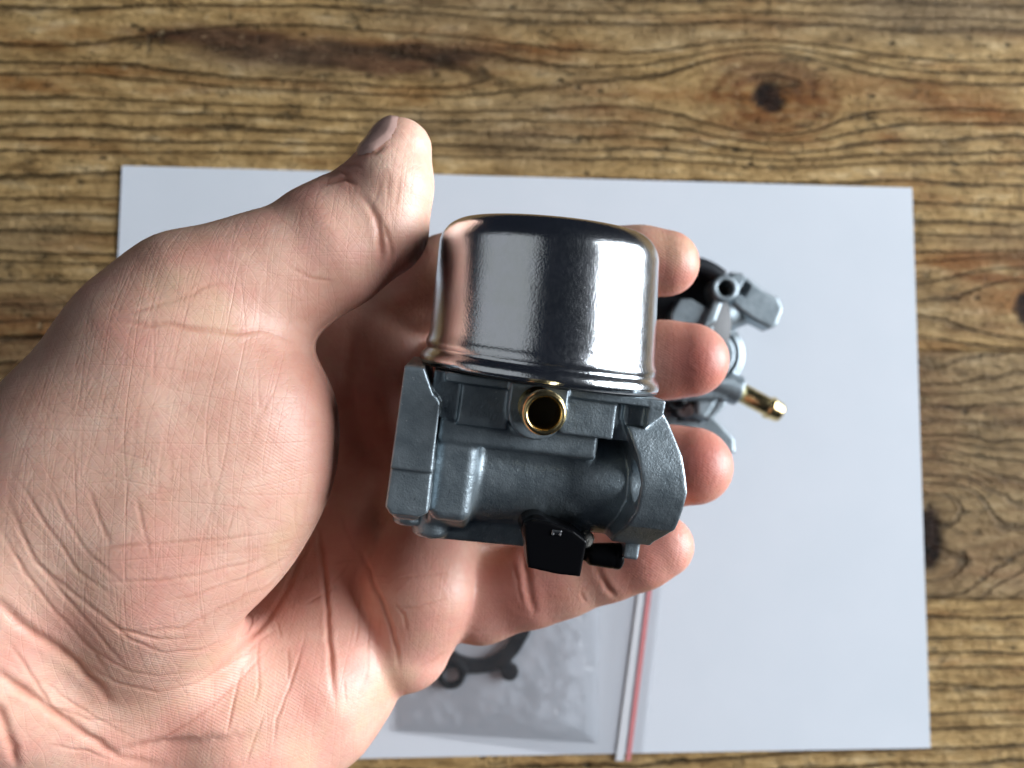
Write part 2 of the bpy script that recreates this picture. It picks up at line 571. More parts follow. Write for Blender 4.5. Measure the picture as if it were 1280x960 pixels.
M['nail'] = simple_mat('nail', (0.66, 0.43, 0.37), 0.18, 0.0, (500, 0.05, 0.0001), 0.05)
M['zip_white'] = simple_mat('zip_white', (0.76, 0.785, 0.82), 0.3)
M['zip_red'] = simple_mat('zip_red', (0.72, 0.26, 0.27), 0.4)


def paper_material():
    t = NT('paper'); o = t.obj()
    n = t.noise(o, 30, 2)
    t.set(Base_Color=t.ramp(n, [(0.3, (0.735, 0.785, 0.85)), (0.7, (0.76, 0.805, 0.87))]), Roughness=0.75, Specular_IOR_Level=0.25)
    t.set(Normal=t.bump(t.noise(o, 900, 4), 0.12, 0.0001))
    return t.m


def film_material(name, haze, tint, gloss):
    t = NT(name)
    tr = t.n.new('ShaderNodeBsdfTransparent'); tr.inputs[0].default_value = tuple(tint) + (1,)
    df = t.n.new('ShaderNodeBsdfDiffuse'); df.inputs[0].default_value = (0.78, 0.80, 0.83, 1)
    tl = t.n.new('ShaderNodeBsdfTranslucent'); tl.inputs[0].default_value = (0.84, 0.86, 0.89, 1)
    gl = t.n.new('ShaderNodeBsdfGlossy'); gl.inputs[1].default_value = 0.16
    m0 = t.n.new('ShaderNodeMixShader'); m0.inputs[0].default_value = 0.4
    t.t.links.new(df.outputs[0], m0.inputs[1]); t.t.links.new(tl.outputs[0], m0.inputs[2])
    m1 = t.n.new('ShaderNodeMixShader'); m1.inputs[0].default_value = haze
    t.t.links.new(tr.outputs[0], m1.inputs[1]); t.t.links.new(m0.outputs[0], m1.inputs[2])
    fr = t.n.new('ShaderNodeLayerWeight'); fr.inputs[0].default_value = 0.25
    m2 = t.n.new('ShaderNodeMixShader')
    t.put(m2.inputs[0], t.math('MULTIPLY', fr.outputs['Fresnel'], gloss))
    t.t.links.new(m1.outputs[0], m2.inputs[1]); t.t.links.new(gl.outputs[0], m2.inputs[2])
    t.t.links.new(m2.outputs[0], t.out.inputs[0])
    return t.m


M['paper'] = paper_material()
M['film'] = film_material('clear_film', 0.025, (0.985, 0.986, 0.99), 0.25)
M['pouch'] = film_material('cloudy_film', 0.035, (0.972, 0.974, 0.978), 0.40)

# ------------------------------------------------------------------ table: three weathered planks
table = empty('table', (0, 0, 0))
tag(table, 'weathered brown pine table top of ridged planks with dark knots', 'table', kind='structure')
Y1 = float((T(0, 405)[1] + T(1280, 455)[1]) / 2)
Y2 = float(T(1200, 750)[1])


def eye(x, y, cx, cy, sx, sy, a):
    return -a * (y - cy) * np.exp(-((x - cx) / sx) ** 2 - ((y - cy) / sy) ** 2)


def blob(x, y, cx, cy, sx, sy, p=2):
    return np.exp(-(np.abs((x - cx) / sx) ** 2 + np.abs((y - cy) / sy) ** 2) ** (p / 2))


def plank(name, y0, y1, kind, zoff):
    x0, x1, st = -270.0, 245.0, 2.0
    nx, ny = int((x1 - x0) / st) + 1, max(6, int((y1 - y0) / st) + 1)
    gx, gy = np.meshgrid(np.linspace(x0, x1, nx), np.linspace(y0, y1, ny), indexing='ij')
    p3 = np.stack([gx, gy, np.full_like(gx, zoff * 37)], -1)
    big = fbm(p3 * np.array([0.008, 0.03, 1])) * 2.2
    g = gy - 0.018 * gx + big
    knot = np.zeros_like(gx); heart = np.zeros_like(gx); amber = np.zeros_like(gx); grey = np.zeros_like(gx)
    if kind == 'upper':
        e1, e2, k3 = T(400, 68), T(962, 122), T(1285, 385)
        g = g + eye(gx, gy, e1[0], e1[1], 85, 15, 1.25) + eye(gx, gy, e1[0] + 60, e1[1] - 6, 45, 12, 0.6)
        g = g + eye(gx, gy, e2[0], e2[1], 34, 17, 1.7) + eye(gx, gy, k3[0], k3[1], 30, 14, 1.6)
        wig = fbm(p3 * np.array([0.05, 0.12, 1]))
        heart += blob(gx, gy + wig * 2.0, e1[0] + 10, e1[1], 56, 6.2, 4) * 1.0
        heart += blob(gx, gy + wig * 2.0, e1[0] - 40, e1[1] + 6, 30, 4, 4) * 0.8
        amber += 0.9 * blob(gx, gy, e2[0] + 4, e2[1], 22, 11, 3)
        for (a, b, sx, sy) in ((800, 116, 30, 3.0), (1160, 120, 34, 6.0), (1240, 145, 26, 5), (760, 143, 22, 2.5), (40, 50, 26, 4), (30, 105, 22, 3), (130, 90, 24, 2.2), (330, 45, 40, 3), (560, 62, 40, 8), (690, 60, 20, 3), (1110, 178, 9, 4), (1262, 360, 22, 18), (1200, 330, 30, 6), (10, 440, 30, 18), (20, 400, 30, 8)):
            c = T(a, b); amber += 0.9 * blob(gx, gy + wig * 1.5, c[0], c[1], sx, sy, 2.5)
        rr = np.hypot((gx - e2[0]) / 1.55 + 2 * wig, gy - e2[1] + 1.5 * wig)
        ringm = np.exp(-((rr - 9) / 1.6) ** 2) + 0.9 * np.exp(-((rr - 13.5) / 1.5) ** 2) + 0.5 * np.exp(-((rr - 17.5) / 1.3) ** 2)
        heart += 0.55 * ringm * (0.6 + 0.4 * wig); amber += 0.8 * ringm + 0.7 * np.exp(-(rr / 9) ** 4)
        knot += blob(gx + 1.5 * wig, gy + wig, e2[0], e2[1], 6.4, 6.2, 6) + blob(gx, gy, k3[0] + 1, k3[1], 6.0, 7.0, 6)
        grey += 0.7 * blob(gx, gy, T(1150, 15)[0], T(1150, 15)[1], 60, 16, 3) + 0.8 * np.clip(fbm(p3 * np.array([0.01, 0.04, 1]) + 5), 0, 1)
    elif kind == 'middle':
        k1 = T(1165, 675); k2 = T(1215, 560)
        wig = fbm(p3 * np.array([0.045, 0.06, 1]))
        g = g + 3.2 * wig + eye(gx, gy, k1[0], k1[1], 30, 24, 1.8)
        knot += blob(gx + wig, gy + wig, k1[0] - 1, k1[1], 5.5, 11, 5) * 0.95
        grey += 0.75
        amber += 0.8 * blob(gx, gy + 3 * wig, T(1160, 530)[0], T(1160, 530)[1], 14, 34, 3) + 0.5 * blob(gx, gy, T(1240, 700)[0], T(1240, 700)[1], 40, 12, 3)
        amber += 0.9 * blob(gx, gy, T(0, 450)[0], T(0, 450)[1], 60, 40, 3)
    amber = np.clip(amber, 0, 1); knot = np.clip(knot * 1.9, 0, 1); heart = np.clip(heart * 1.5, 0, 1); grey = np.clip(grey, 0, 1)
    z = fbm(p3 * np.array([0.02, 0.2, 1])) * 0.12 - 0.5 * knot + zoff
    # slightly broken long edges
    v = np.stack([gx, gy, z], -1).reshape(-1, 3)
    idx = np.arange(nx * ny).reshape(nx, ny)
    f = np.stack([idx[:-1, :-1], idx[1:, :-1], idx[1:, 1:], idx[:-1, 1:]], -1).reshape(-1, 4)
    # sides and underside so the plank has its real thickness
    per = np.concatenate([idx[:, 0], idx[-1, 1:], idx[-2::-1, -1], idx[0, -2:0:-1]])
    n0 = len(v)
    low = v[per].copy(); low[:, 2] = -26.0
    v = np.concatenate([v, low])
    k = np.arange(len(per)); k2_ = (k + 1) % len(per)
    sides = np.stack([per[k2_], per[k], n0 + k, n0 + k2_], -1)
    f = np.concatenate([f, sides])
    me = mesh_from(name, v, f)
    ext = lambda a: np.concatenate([a.reshape(-1), a.reshape(-1)[per]])
    for nm, a in (('grain', g), ('knot', knot), ('heart', heart), ('amber', amber), ('grey', grey)):
        set_attr(me, nm, ext(a))
    return new_obj(name, me, M['wood'], table)


plank('plank', Y1 + 0.15, 215.0, 'upper', -0.25)
plank('plank', Y2 + 0.15, Y1 - 0.15, 'middle', -0.55)
plank('plank', -215.0, Y2 - 0.15, 'lower', -0.2)

# ------------------------------------------------------------------ sheet of paper
def sheet(name, x0, x1, y0, y1, zfun, thick, mat, parent=None, n=(60, 44), warp=None):
    gx, gy = np.meshgrid(np.linspace(x0, x1, n[0]), np.linspace(y0, y1, n[1]), indexing='ij')
    z = zfun(gx, gy)
    if warp is not None: gx, gy = warp(gx, gy)
    top = np.stack([gx, gy, z], -1).reshape(-1, 3)
    bot = top - np.array([0, 0, thick])
    idx = np.arange(n[0] * n[1]).reshape(n)
    f = np.stack([idx[:-1, :-1], idx[1:, :-1], idx[1:, 1:], idx[:-1, 1:]], -1).reshape(-1, 4)
    per = np.concatenate([idx[:, 0], idx[-1, 1:], idx[-2::-1, -1], idx[0, -2:0:-1]])
    if thick <= 0.06:
        return new_obj(name, mesh_from(name, top, f), mat, parent)
    m = len(top); k = np.arange(len(per)); k2 = (k + 1) % len(per)
    sides = np.stack([per[k2], per[k], per[k] + m, per[k2] + m], -1)
    me = mesh_from(name, np.concatenate([top, bot]), np.concatenate([f, f[:, ::-1] + m, sides]))
    sm = np.ones(len(me.polygons), dtype=bool); sm[-len(sides):] = False
    me.polygons.foreach_set('use_smooth', sm)
    try: me.set_sharp_from_angle(angle=R(40))
    except Exception: pass
    return new_obj(name, me, mat, parent)


def paper_z(x, y):
    p3 = np.stack([x, y, x * 0], -1)
    edge = np.maximum(np.abs(x) / 148.5, np.abs(y) / 105) ** 8
    return 0.42 + 0.15 * vnoise(p3 * 0.012) + 0.25 * edge * (0.5 + 0.5 * vnoise(p3 * 0.015 + 3))


pap = sheet('paper_sheet', -148.5, 148.5, -105, 105, paper_z, 0.12, M['paper'])
tag(pap, 'blank white sheet of paper lying flat on the wooden table', 'paper')

# ------------------------------------------------------------------ carburettor in the hand
def carb_frame(px=676, py=474, D=152.0, g=7.5, t=4.0, yaw=5.0):
    g, t, yaw = R(g), R(t), R(yaw)
    X = np.array([math.cos(g) * math.cos(yaw), -math.sin(g) * math.cos(yaw), -math.sin(yaw)])
    Y = np.array([math.sin(g) * math.cos(t), math.cos(g) * math.cos(t), math.sin(t)])
    Y -= X * (X @ Y); Y /= np.linalg.norm(Y)
    Z = np.cross(X, Y)
    return P(px, py, D), np.stack([X, Y, Z], 1)


CO, CR = carb_frame()
carb = empty('carburettor')
tag(carb, 'grey cast carburettor with shiny metal bowl held in the open hand', 'carburettor')
Mw = np.eye(4); Mw[:3, :3] = CM @ CR; Mw[:3, 3] = c2w(CO) * MM
carb.matrix_world = Matrix(Mw.tolist())


def ring_interp(pts):
    a = np.array(pts, float)
    a = a[np.argsort(a[:, 0])]
    return lambda q: np.interp(q, a[:, 0], a[:, 1]).astype(np.float32)


def carb_body():
    V = Vol((-27.5, -34, -18), (28.5, 2, 20), 0.26)
    # core behind the front relief
    V.add(box(-20, 20, -8, 0, -17, 13.6, 0.3))
    V.add(cyl((-0.4, -2.2, 0), (-0.4, 0.25, 0), 16.4), 0.2)
    V.add(box(-15.1, -6.5, -8.6, -0.3, -10, 15.1, 0.25), 0.3)          # left panel
    V.add(box(-18, 19.8, -1.5, 0.1, -10, 16.6, 0.25), 0.3)             # strip under the bowl seat
    V.add(box(2.6, 11.9, -7.9, -0.3, -10, 15.7, 0.3), 0.3)             # right panel
    V.add(prism([(17.1, -5.0), (19.9, -2.4), (19.9, 0), (17.1, 0)], -10, 16.6), 0.3)
    # boss for the fuel fitting
    boss = [(-7, 0), (-7, -4.2)] + [(-2 + 5 * math.cos(R(a)), -4.4 + 5 * math.sin(R(a))) for a in range(190, 351, 16)] + [(3, -4.2), (3, 0)]
    V.add(prism(boss, -5, 17.4, r=0.4), 0.5)
    # long bar under the panels
    V.add(box(-18, 9.9, -12.2, -7.9, -8, 14.1, 0.9), 0.5)
    V.add(box(5, 9.9, -12.2, -7.9, -8, 12.6, 1.2), 1.0)
    # mounting plate on the left, seen on its edge
    V.add(prism([(-25, 0.3), (-21.7, 0.3), (-19.6, -3.9), (-18.9, -4.3), (-18.3, -5.2), (-18.1, -17.2), (-25.2, -17.2)], -17, 17.0, r=0.35), 0.2)
    V.add(prism([(-25.2, -16), (-18.1, -16), (-17.9, -24.3), (-19.5, -25.3), (-24.2, -25.3), (-25.3, -24)], -17, 16.1, r=0.6), 0.3)
    V.add(box(-24.6, -19, -27.3, -23, -10, 11.5, 1.6), 0.8)
    # barrel, thick end then throat
    V.add(box(-18.2, -10.4, -26.2, -9.0, -14, 13.7, 2.2), 0.6)
    V.add(cyl((-18, -17.5, 0), (-10.6, -17.5, 0), 12.5, r=0.8), 0.6)
    V.add(cyl((-12, -17.8, 0), (22, -17.8, 0), 10.6, 9.9), 1.8)
    # lower wall with its foot
    V.add(prism([(-17.2, -32), (3.5, -31.5), (6, -24), (6, -18), (-17.5, -18)], -13, 3.6, r=0.4), 0.7)
    V.add(cyl((-5.5, -21.0, 0), (-5.5, -21.0, 4.5), 5.0, r=0.6), 0.8)
    V.add(cyl((-17.0, -31.6, 2.6), (-17.0, -23, 2.6), 3.6, r=1.2), 0.6)
    V.add(cyl((-21.6, -29.6, 4.0), (-21.6, -24, 4.0), 2.6, r=1.0), 0.6)
    V.add(cyl((8.3, -32.0, 3.0), (8.3, -19, 3.0), 3.3, r=0.5), 0.8)
    # mounting flange on the right: an oval plate, thicker towards the bowl
    xin = ring_interp([(-40, 15.6), (-25, 15.4), (-22.5, 16.4), (-19, 17.4), (-14, 17.3), (-10, 16.2), (-6.5, 14.6), (-4.0, 13.4), (5, 13.4)])
    xout = ring_interp([(-40, 22.5), (-26, 23.0), (-22, 25.2), (-15, 25.5), (-9, 24.0), (-4, 21.6), (-2, 20.2), (5, 20.0)])
    fp = [(-4.5, 15.4), (-8, 17.2), (-12, 18.5), (-16, 18.5), (-20, 17.3), (-22.4, 15.9)]
    fs = []
    for i in range(len(fp) - 1):
        p0, p1, p2, p3 = (np.array(fp[max(0, min(len(fp) - 1, j))]) for j in (i - 1, i, i + 1, i + 2))
        for q_ in range(4):
            t_ = q_ / 4
            fs.append(tuple(0.5 * (2 * p1 + (p2 - p0) * t_ + (2 * p0 - 5 * p1 + 4 * p2 - p3) * t_ ** 2 + (3 * p1 - p0 - 3 * p2 + p3) * t_ ** 3)))
    prof = poly2d([(-1.5, -14), (-1.5, 14.6)] + fs + [(-22.4, 15.9), (-26.8, 10.5), (-27.5, 0), (-26, -10), (-20, -17), (-10, -17)])
    def flange(x, y, z):
        d2 = prof(y, z)
        xi, xo = xin(y), xout(y)
        s = np.maximum(xi - x, x - xo)
        a, b = d2 + 0.4, s + 0.4
        return np.minimum(np.maximum(a, b), 0) + np.sqrt(np.maximum(a, 0) ** 2 + np.maximum(b, 0) ** 2) - 0.4
    V.add(flange, 0.5, lo=(12, -29, -19), hi=(29, 2, 20))
    V.add(box(18.6, 21.4, -30.2, -25, 4, 9.0, 0.4), 0.4)
    # cut-outs
    V.sub(cyl((14, -14.8, 14.0), (29, -14.8, 14.0), 3.6, r=0.05), 0.2)
    V.sub(box(-17.2, -15.1, -7.7, -2.0, 13.9, 20, 0.2), 0.3)
    V.sub(box(11.9, 17.0, -5.1, -1.5, 14.3, 20, 0.2), 0.3)
    V.sub(cyl((-2.0, -3.6, 12.0), (-2.0, -3.6, 20), 3.0, r=0.05), 0.1)
    V.sub(cyl((20, -17.8, 0), (32, -17.8, 0), 9.0, r=0.1), 0.2)
    return V.mesh()


v, f = carb_body()
body = new_obj('body', mesh_from('body', v, f), M['cast'], carb)

# bowl: drawn steel cup with a rolled lip
prof = [(19.0, 0.9), (22.2, 0.55), (22.5, 0.75), (22.65, 1.3), (22.6, 1.9), (22.3, 2.5), (21.85, 2.95), (21.65, 3.3), (21.7, 3.7), (21.85, 4.2), (21.8, 4.7), (21.6, 5.2), (21.4, 5.8), (21.3, 6.8)]
prof += [(21.3 - 0.75 * (i / 10), 6.8 + 16.2 * i / 10) for i in range(1, 11)]
prof += arc(15.15, 23.2, 5.4, 4, 86, 14)
prof += [(13.0, 28.65), (8.0, 28.7), (4.2, 28.7), (3.6, 28.5), (0.01, 28.5)]
prof = [(max(0.01, r_), h_) for r_, h_ in prof]
bv, bf = lathe(prof, 160)
bv[:, 0] += -0.5 - 0.062 * np.maximum(bv[:, 1] - 3, 0)
bv[:, 1] += 0.045 * bv[:, 0] * np.clip((bv[:, 1] - 6) / 22, 0, 1)
bowl = new_obj('bowl', mesh_from('bowl', bv, bf), M['chrome'], carb)
# black gasket squeezed between bowl and casting
gv, gf = lathe([(20.5, 0.28), (22.0, 0.26), (22.3, 0.42), (22.0, 0.60), (20.5, 0.58)], 96)
gv[:, 0] -= 0.4
new_obj('gasket', mesh_from('gasket', gv, gf), M['rubber'], bowl)


def turned_z(name, prof, n, mat, parent, c):
    """profile (radius, z) turned about +Z through c"""
    v_, f_ = lathe(prof, n)
    v_ = np.stack([v_[:, 0], -v_[:, 2], v_[:, 1]], 1) + np.asarray(c)
    return new_obj(name, mesh_from(name, v_, f_), mat, parent)


fc = (-2.1, -3.55, 0)
fit = turned_z('fuel_fitting', [(2.45, 12.5), (2.45, 27.4), (2.6, 27.9), (2.9, 28.25), (3.2, 28.15), (3.5, 27.7), (3.62, 27.0), (3.6, 26.0), (3.1, 24.2), (2.95, 24.0), (2.95, 18.0), (3.3, 17.8), (3.3, 17.0)], 64, M['brass'], carb, fc)
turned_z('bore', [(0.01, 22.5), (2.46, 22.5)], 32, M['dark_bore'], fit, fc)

# choke lever: black moulded block on a short shaft, with a rounded handle
V = Vol((-4, -35, 2), (22, -21, 17), 0.25)
V.add(prism([(-1.2, -24.4), (0.2, -23.6), (3.5, -23.8), (7.8, -24.9), (10.4, -26.4), (10.1, -32.9), (6, -32.9), (0.6, -32.3)], 7.0, 14.2, r=0.35))
V.add(cyl((1.2, -25.6, 3), (1.2, -25.6, 13.2), 2.6, r=0.5), 0.5)
lever = new_obj('choke_lever', mesh_from('choke_lever', *V.mesh()), M['black'], carb)
V = Vol((8, -36, 1), (22, -26, 11), 0.22)
V.add(cyl((9, -31.2, 5.5), (15, -31.0, 5.5), 1.1, r=0.2))
V.add(cyl((12.4, -31.0, 5.5), (19.3, -30.7, 5.5), 2.0, 2.6, r=1.0), 0.8)
V.sub((lambda x, y, z: np.maximum(np.abs(x - 17.6) - 0.18, 2.4 - np.sqrt((y + 30.8) ** 2 + (z - 5.5) ** 2))), 0.2)
new_obj('handle', mesh_from('handle', *V.mesh()), M['black'], lever)
V = Vol((3.0, -27.5, 13), (7.2, -24.5, 15.5), 0.12)
V.add(box(3.9, 5.6, -26.0, -25.0, 13.6, 14.45, 0.08))
V.sub(box(4.2, 5.35, -26.2, -25.35, 14.2, 15, 0.03))
new_obj('shaft_end', mesh_from('shaft_end', *V.mesh()), M['steel'], lever)
V = Vol((8.5, -32, 1), (15.5, -25, 8.5), 0.22)
lump = ell((12.0, -28.6, 4.6), (1.6, 1.9, 1.8))
V.add(lambda x, y, z: lump(x, y, z) + 0.22 * vnoise(np.stack(np.broadcast_arrays(x * 1.6, y * 1.6, z * 1.6), -1)))
new_obj('lever_stop', mesh_from('lever_stop', *V.mesh()), M['solder'], carb)

# ------------------------------------------------------------------ hand
def build_hand():
    V = Vol((-170, -150, -225), (62, 60, -102), 1.0)

    def tilt(px, s):      # the palm leans so that the wrist side is nearer the lens
        return 1 - (0.00034 * max(-90, 340 - px) if px < 340 else 0.00024 * (340 - px)) if s < 1 else 1 - 0.00002 * max(0, 420 - px)

    def chain(vol, pts, k, s=1.0):
        pts = [(a[0], a[1], a[2] * s * tilt(a[0], s), a[3] * s * tilt(a[0], s)) for a in pts]
        for a, b in zip(pts[:-1], pts[1:]):
            A, B = P(*a[:3]), P(*b[:3])
            m = max(a[3], b[3]) + k + 6
            vol.add(cone(A, B, a[3], b[3]), k, np.minimum(A, B) - m, np.maximum(A, B) + m)

    def ball(vol, px, py, D, rad, k, rot=0.0, s=1.0):
        s = s * tilt(px, s); D = D * s; rad = tuple(q * s for q in rad)
        c = P(px, py, D); m = max(rad) + k + 6
        vol.add(ell(c, rad, rot), k, c - m, c + m)

    def part():
        w = Vol((0, 0, 0), (0, 0, 0), 1.0)
        w.lo, w.h, w.n = V.lo, V.h, V.n
        w.v = np.full(V.n, 50.0, dtype=np.float32)
        return w

    # thumb, its metacarpal and the ball of the thumb
    th = part(); ba = part(); S = 0.935
    chain(th, [(500, 187, 152, 6.1), (487, 232, 152, 8.0), (474, 280, 153, 9.2)], 2.5, S)
    chain(th, [(470, 288, 154, 9.2), (415, 314, 154, 10.9), (340, 350, 156, 13.0), (262, 392, 158, 15.4)], 3.0, S)
    chain(th, [(442, 264, 155, 8.2), (400, 290, 156, 9.0)], 3.0, S)
    chain(th, [(262, 392, 158, 15.4), (215, 440, 160, 18.5), (110, 575, 162, 20.0), (-60, 800, 166, 23)], 6.0, S)
    ball(th, 232, 382, 163, (13.5, 14.0, 14), 4.0, 0, S)
    ball(ba, 232, 540, 163, (28.0, 32.0, 27), 8.0, 0.25, S)
    ball(ba, 180, 640, 164, (27.0, 32.0, 25), 8.0, 0, S)
    chain(ba, [(310, 490, 153, 10.2), (322, 525, 152.5, 10.6), (308, 590, 154, 11.2), (275, 650, 158, 12.5)], 10.0, S)
    th.v = smin(th.v, ba.v, 4.5)
    # palm, wrist and forearm
    pa = part()
    chain(pa, [(440, 400, 196, 12.0), (300, 560, 200, 17), (60, 820, 200, 24)], 6.0)
    chain(pa, [(470, 490, 198, 12.0), (330, 650, 202, 17), (60, 860, 200, 24)], 6.0)
    chain(pa, [(480, 600, 196, 13.0), (360, 740, 198, 17), (80, 900, 200, 24)], 6.0)
    chain(pa, [(470, 700, 190, 13.5), (400, 800, 187, 17.5), (250, 900, 186, 23.0), (80, 960, 190, 27)], 6.0)
    chain(pa, [(424, 800, 181, 13.0), (418, 836, 179, 13.6), (385, 868, 175, 15.8), (300, 915, 171, 19.5), (160, 1000, 173, 24), (-60, 1100, 178, 28)], 6.0)
    chain(pa, [(60, 860, 190, 28), (-260, 1120, 192, 30)], 8.0)
    ball(pa, 100, 870, 166, (28, 26, 22), 8.0)
    # pads at the roots of the fingers
    ra = part()
    chain(ra, [(505, 806, 180, 10.6), (527, 738, 180, 12.8), (540, 660, 186, 11.5)], 4.0)
    chain(ra, [(520, 600, 193, 11.5), (500, 500, 195, 11.0), (480, 410, 194, 10.5)], 4.0)
    chain(ra, [(540, 690, 190, 11.0), (600, 682, 191, 8.5), (660, 672, 192, 7.0)], 3.0)
    # fingers
    fg = []
    for pts in ([(470, 400, 196, 10.0), (560, 345, 187, 9.4), (650, 330, 182, 8.6), (735, 325, 180, 8.1), (800, 327, 178, 7.8), (833, 329, 177, 7.4)],
                [(480, 500, 198, 10.5), (640, 447, 184, 9.1), (770, 448, 183, 8.7), (830, 450, 182, 8.75), (864, 450, 180, 8.4)],
                [(490, 640, 194, 11.0), (640, 612, 181, 9.7), (780, 590, 182, 8.8), (835, 583, 184, 9.2), (867, 583, 181, 8.9)],
                [(520, 735, 188, 10.5), (600, 748, 184, 10.2), (665, 733, 180, 9.0), (700, 722, 179, 8.7), (760, 704, 177, 8.0), (800, 692, 175, 7.6), (827, 682, 174, 6.9)]):
        w = part(); chain(w, pts, 2.0); fg.append(w)
    acc = pa.v
    acc = smin(acc, ra.v, 1.8)
    acc = smin(acc, fg[0].v, 1.2)
    for w in fg[1:]: acc = smin(acc, w.v, 0.8)
    ys = (V.lo[1] + V.h * np.arange(V.n[1]))[None, :, None]
    kk = (1.6 + 24.0 * np.clip((-17.0 - ys) / 30.0, 0, 1)).astype(np.float32)      # the ball of the thumb runs out into the heel
    hh = np.maximum(kk - np.abs(acc - th.v), 0) / kk
    acc = np.minimum(acc, th.v) - hh * hh * kk * 0.25
    V.v = acc
    return V.mesh()


hv, hf = build_hand()
hand_loc = c2w(P(220, 700, 180))
hme = mesh_from('hand', c2w(hv) - hand_loc, hf)
hand = new_obj('hand', hme, M['skin'])
hand.location = Vector(hand_loc * MM)
tag(hand, 'bare left hand, palm up, thumb raised, holding the carburettor', 'hand')
sub = hand.modifiers.new('s', 'SUBSURF'); sub.levels = 2; sub.render_levels = 2
dg = bpy.context.evaluated_depsgraph_get()
me2 = bpy.data.meshes.new_from_object(hand.evaluated_get(dg))
hand.modifiers.clear()
hand.data = me2
me2.materials.clear(); me2.materials.append(M['skin'])
me2.polygons.foreach_set('use_smooth', np.ones(len(me2.polygons), dtype=bool))

co = get_co(me2) / MM + hand_loc                     # world mm
no = get_no(me2)
cc = (co - CAM_LOC) @ CM                             # camera space
nc = no @ CM
D = -cc[:, 2]
pxy = np.stack([640 + F * cc[:, 0] / D, 480 - F * cc[:, 1] / D], 1)     # where each vertex of the palm was traced
depth = np.zeros(len(co)); crease = np.zeros(len(co))
facing = nc[:, 2] > 0.0

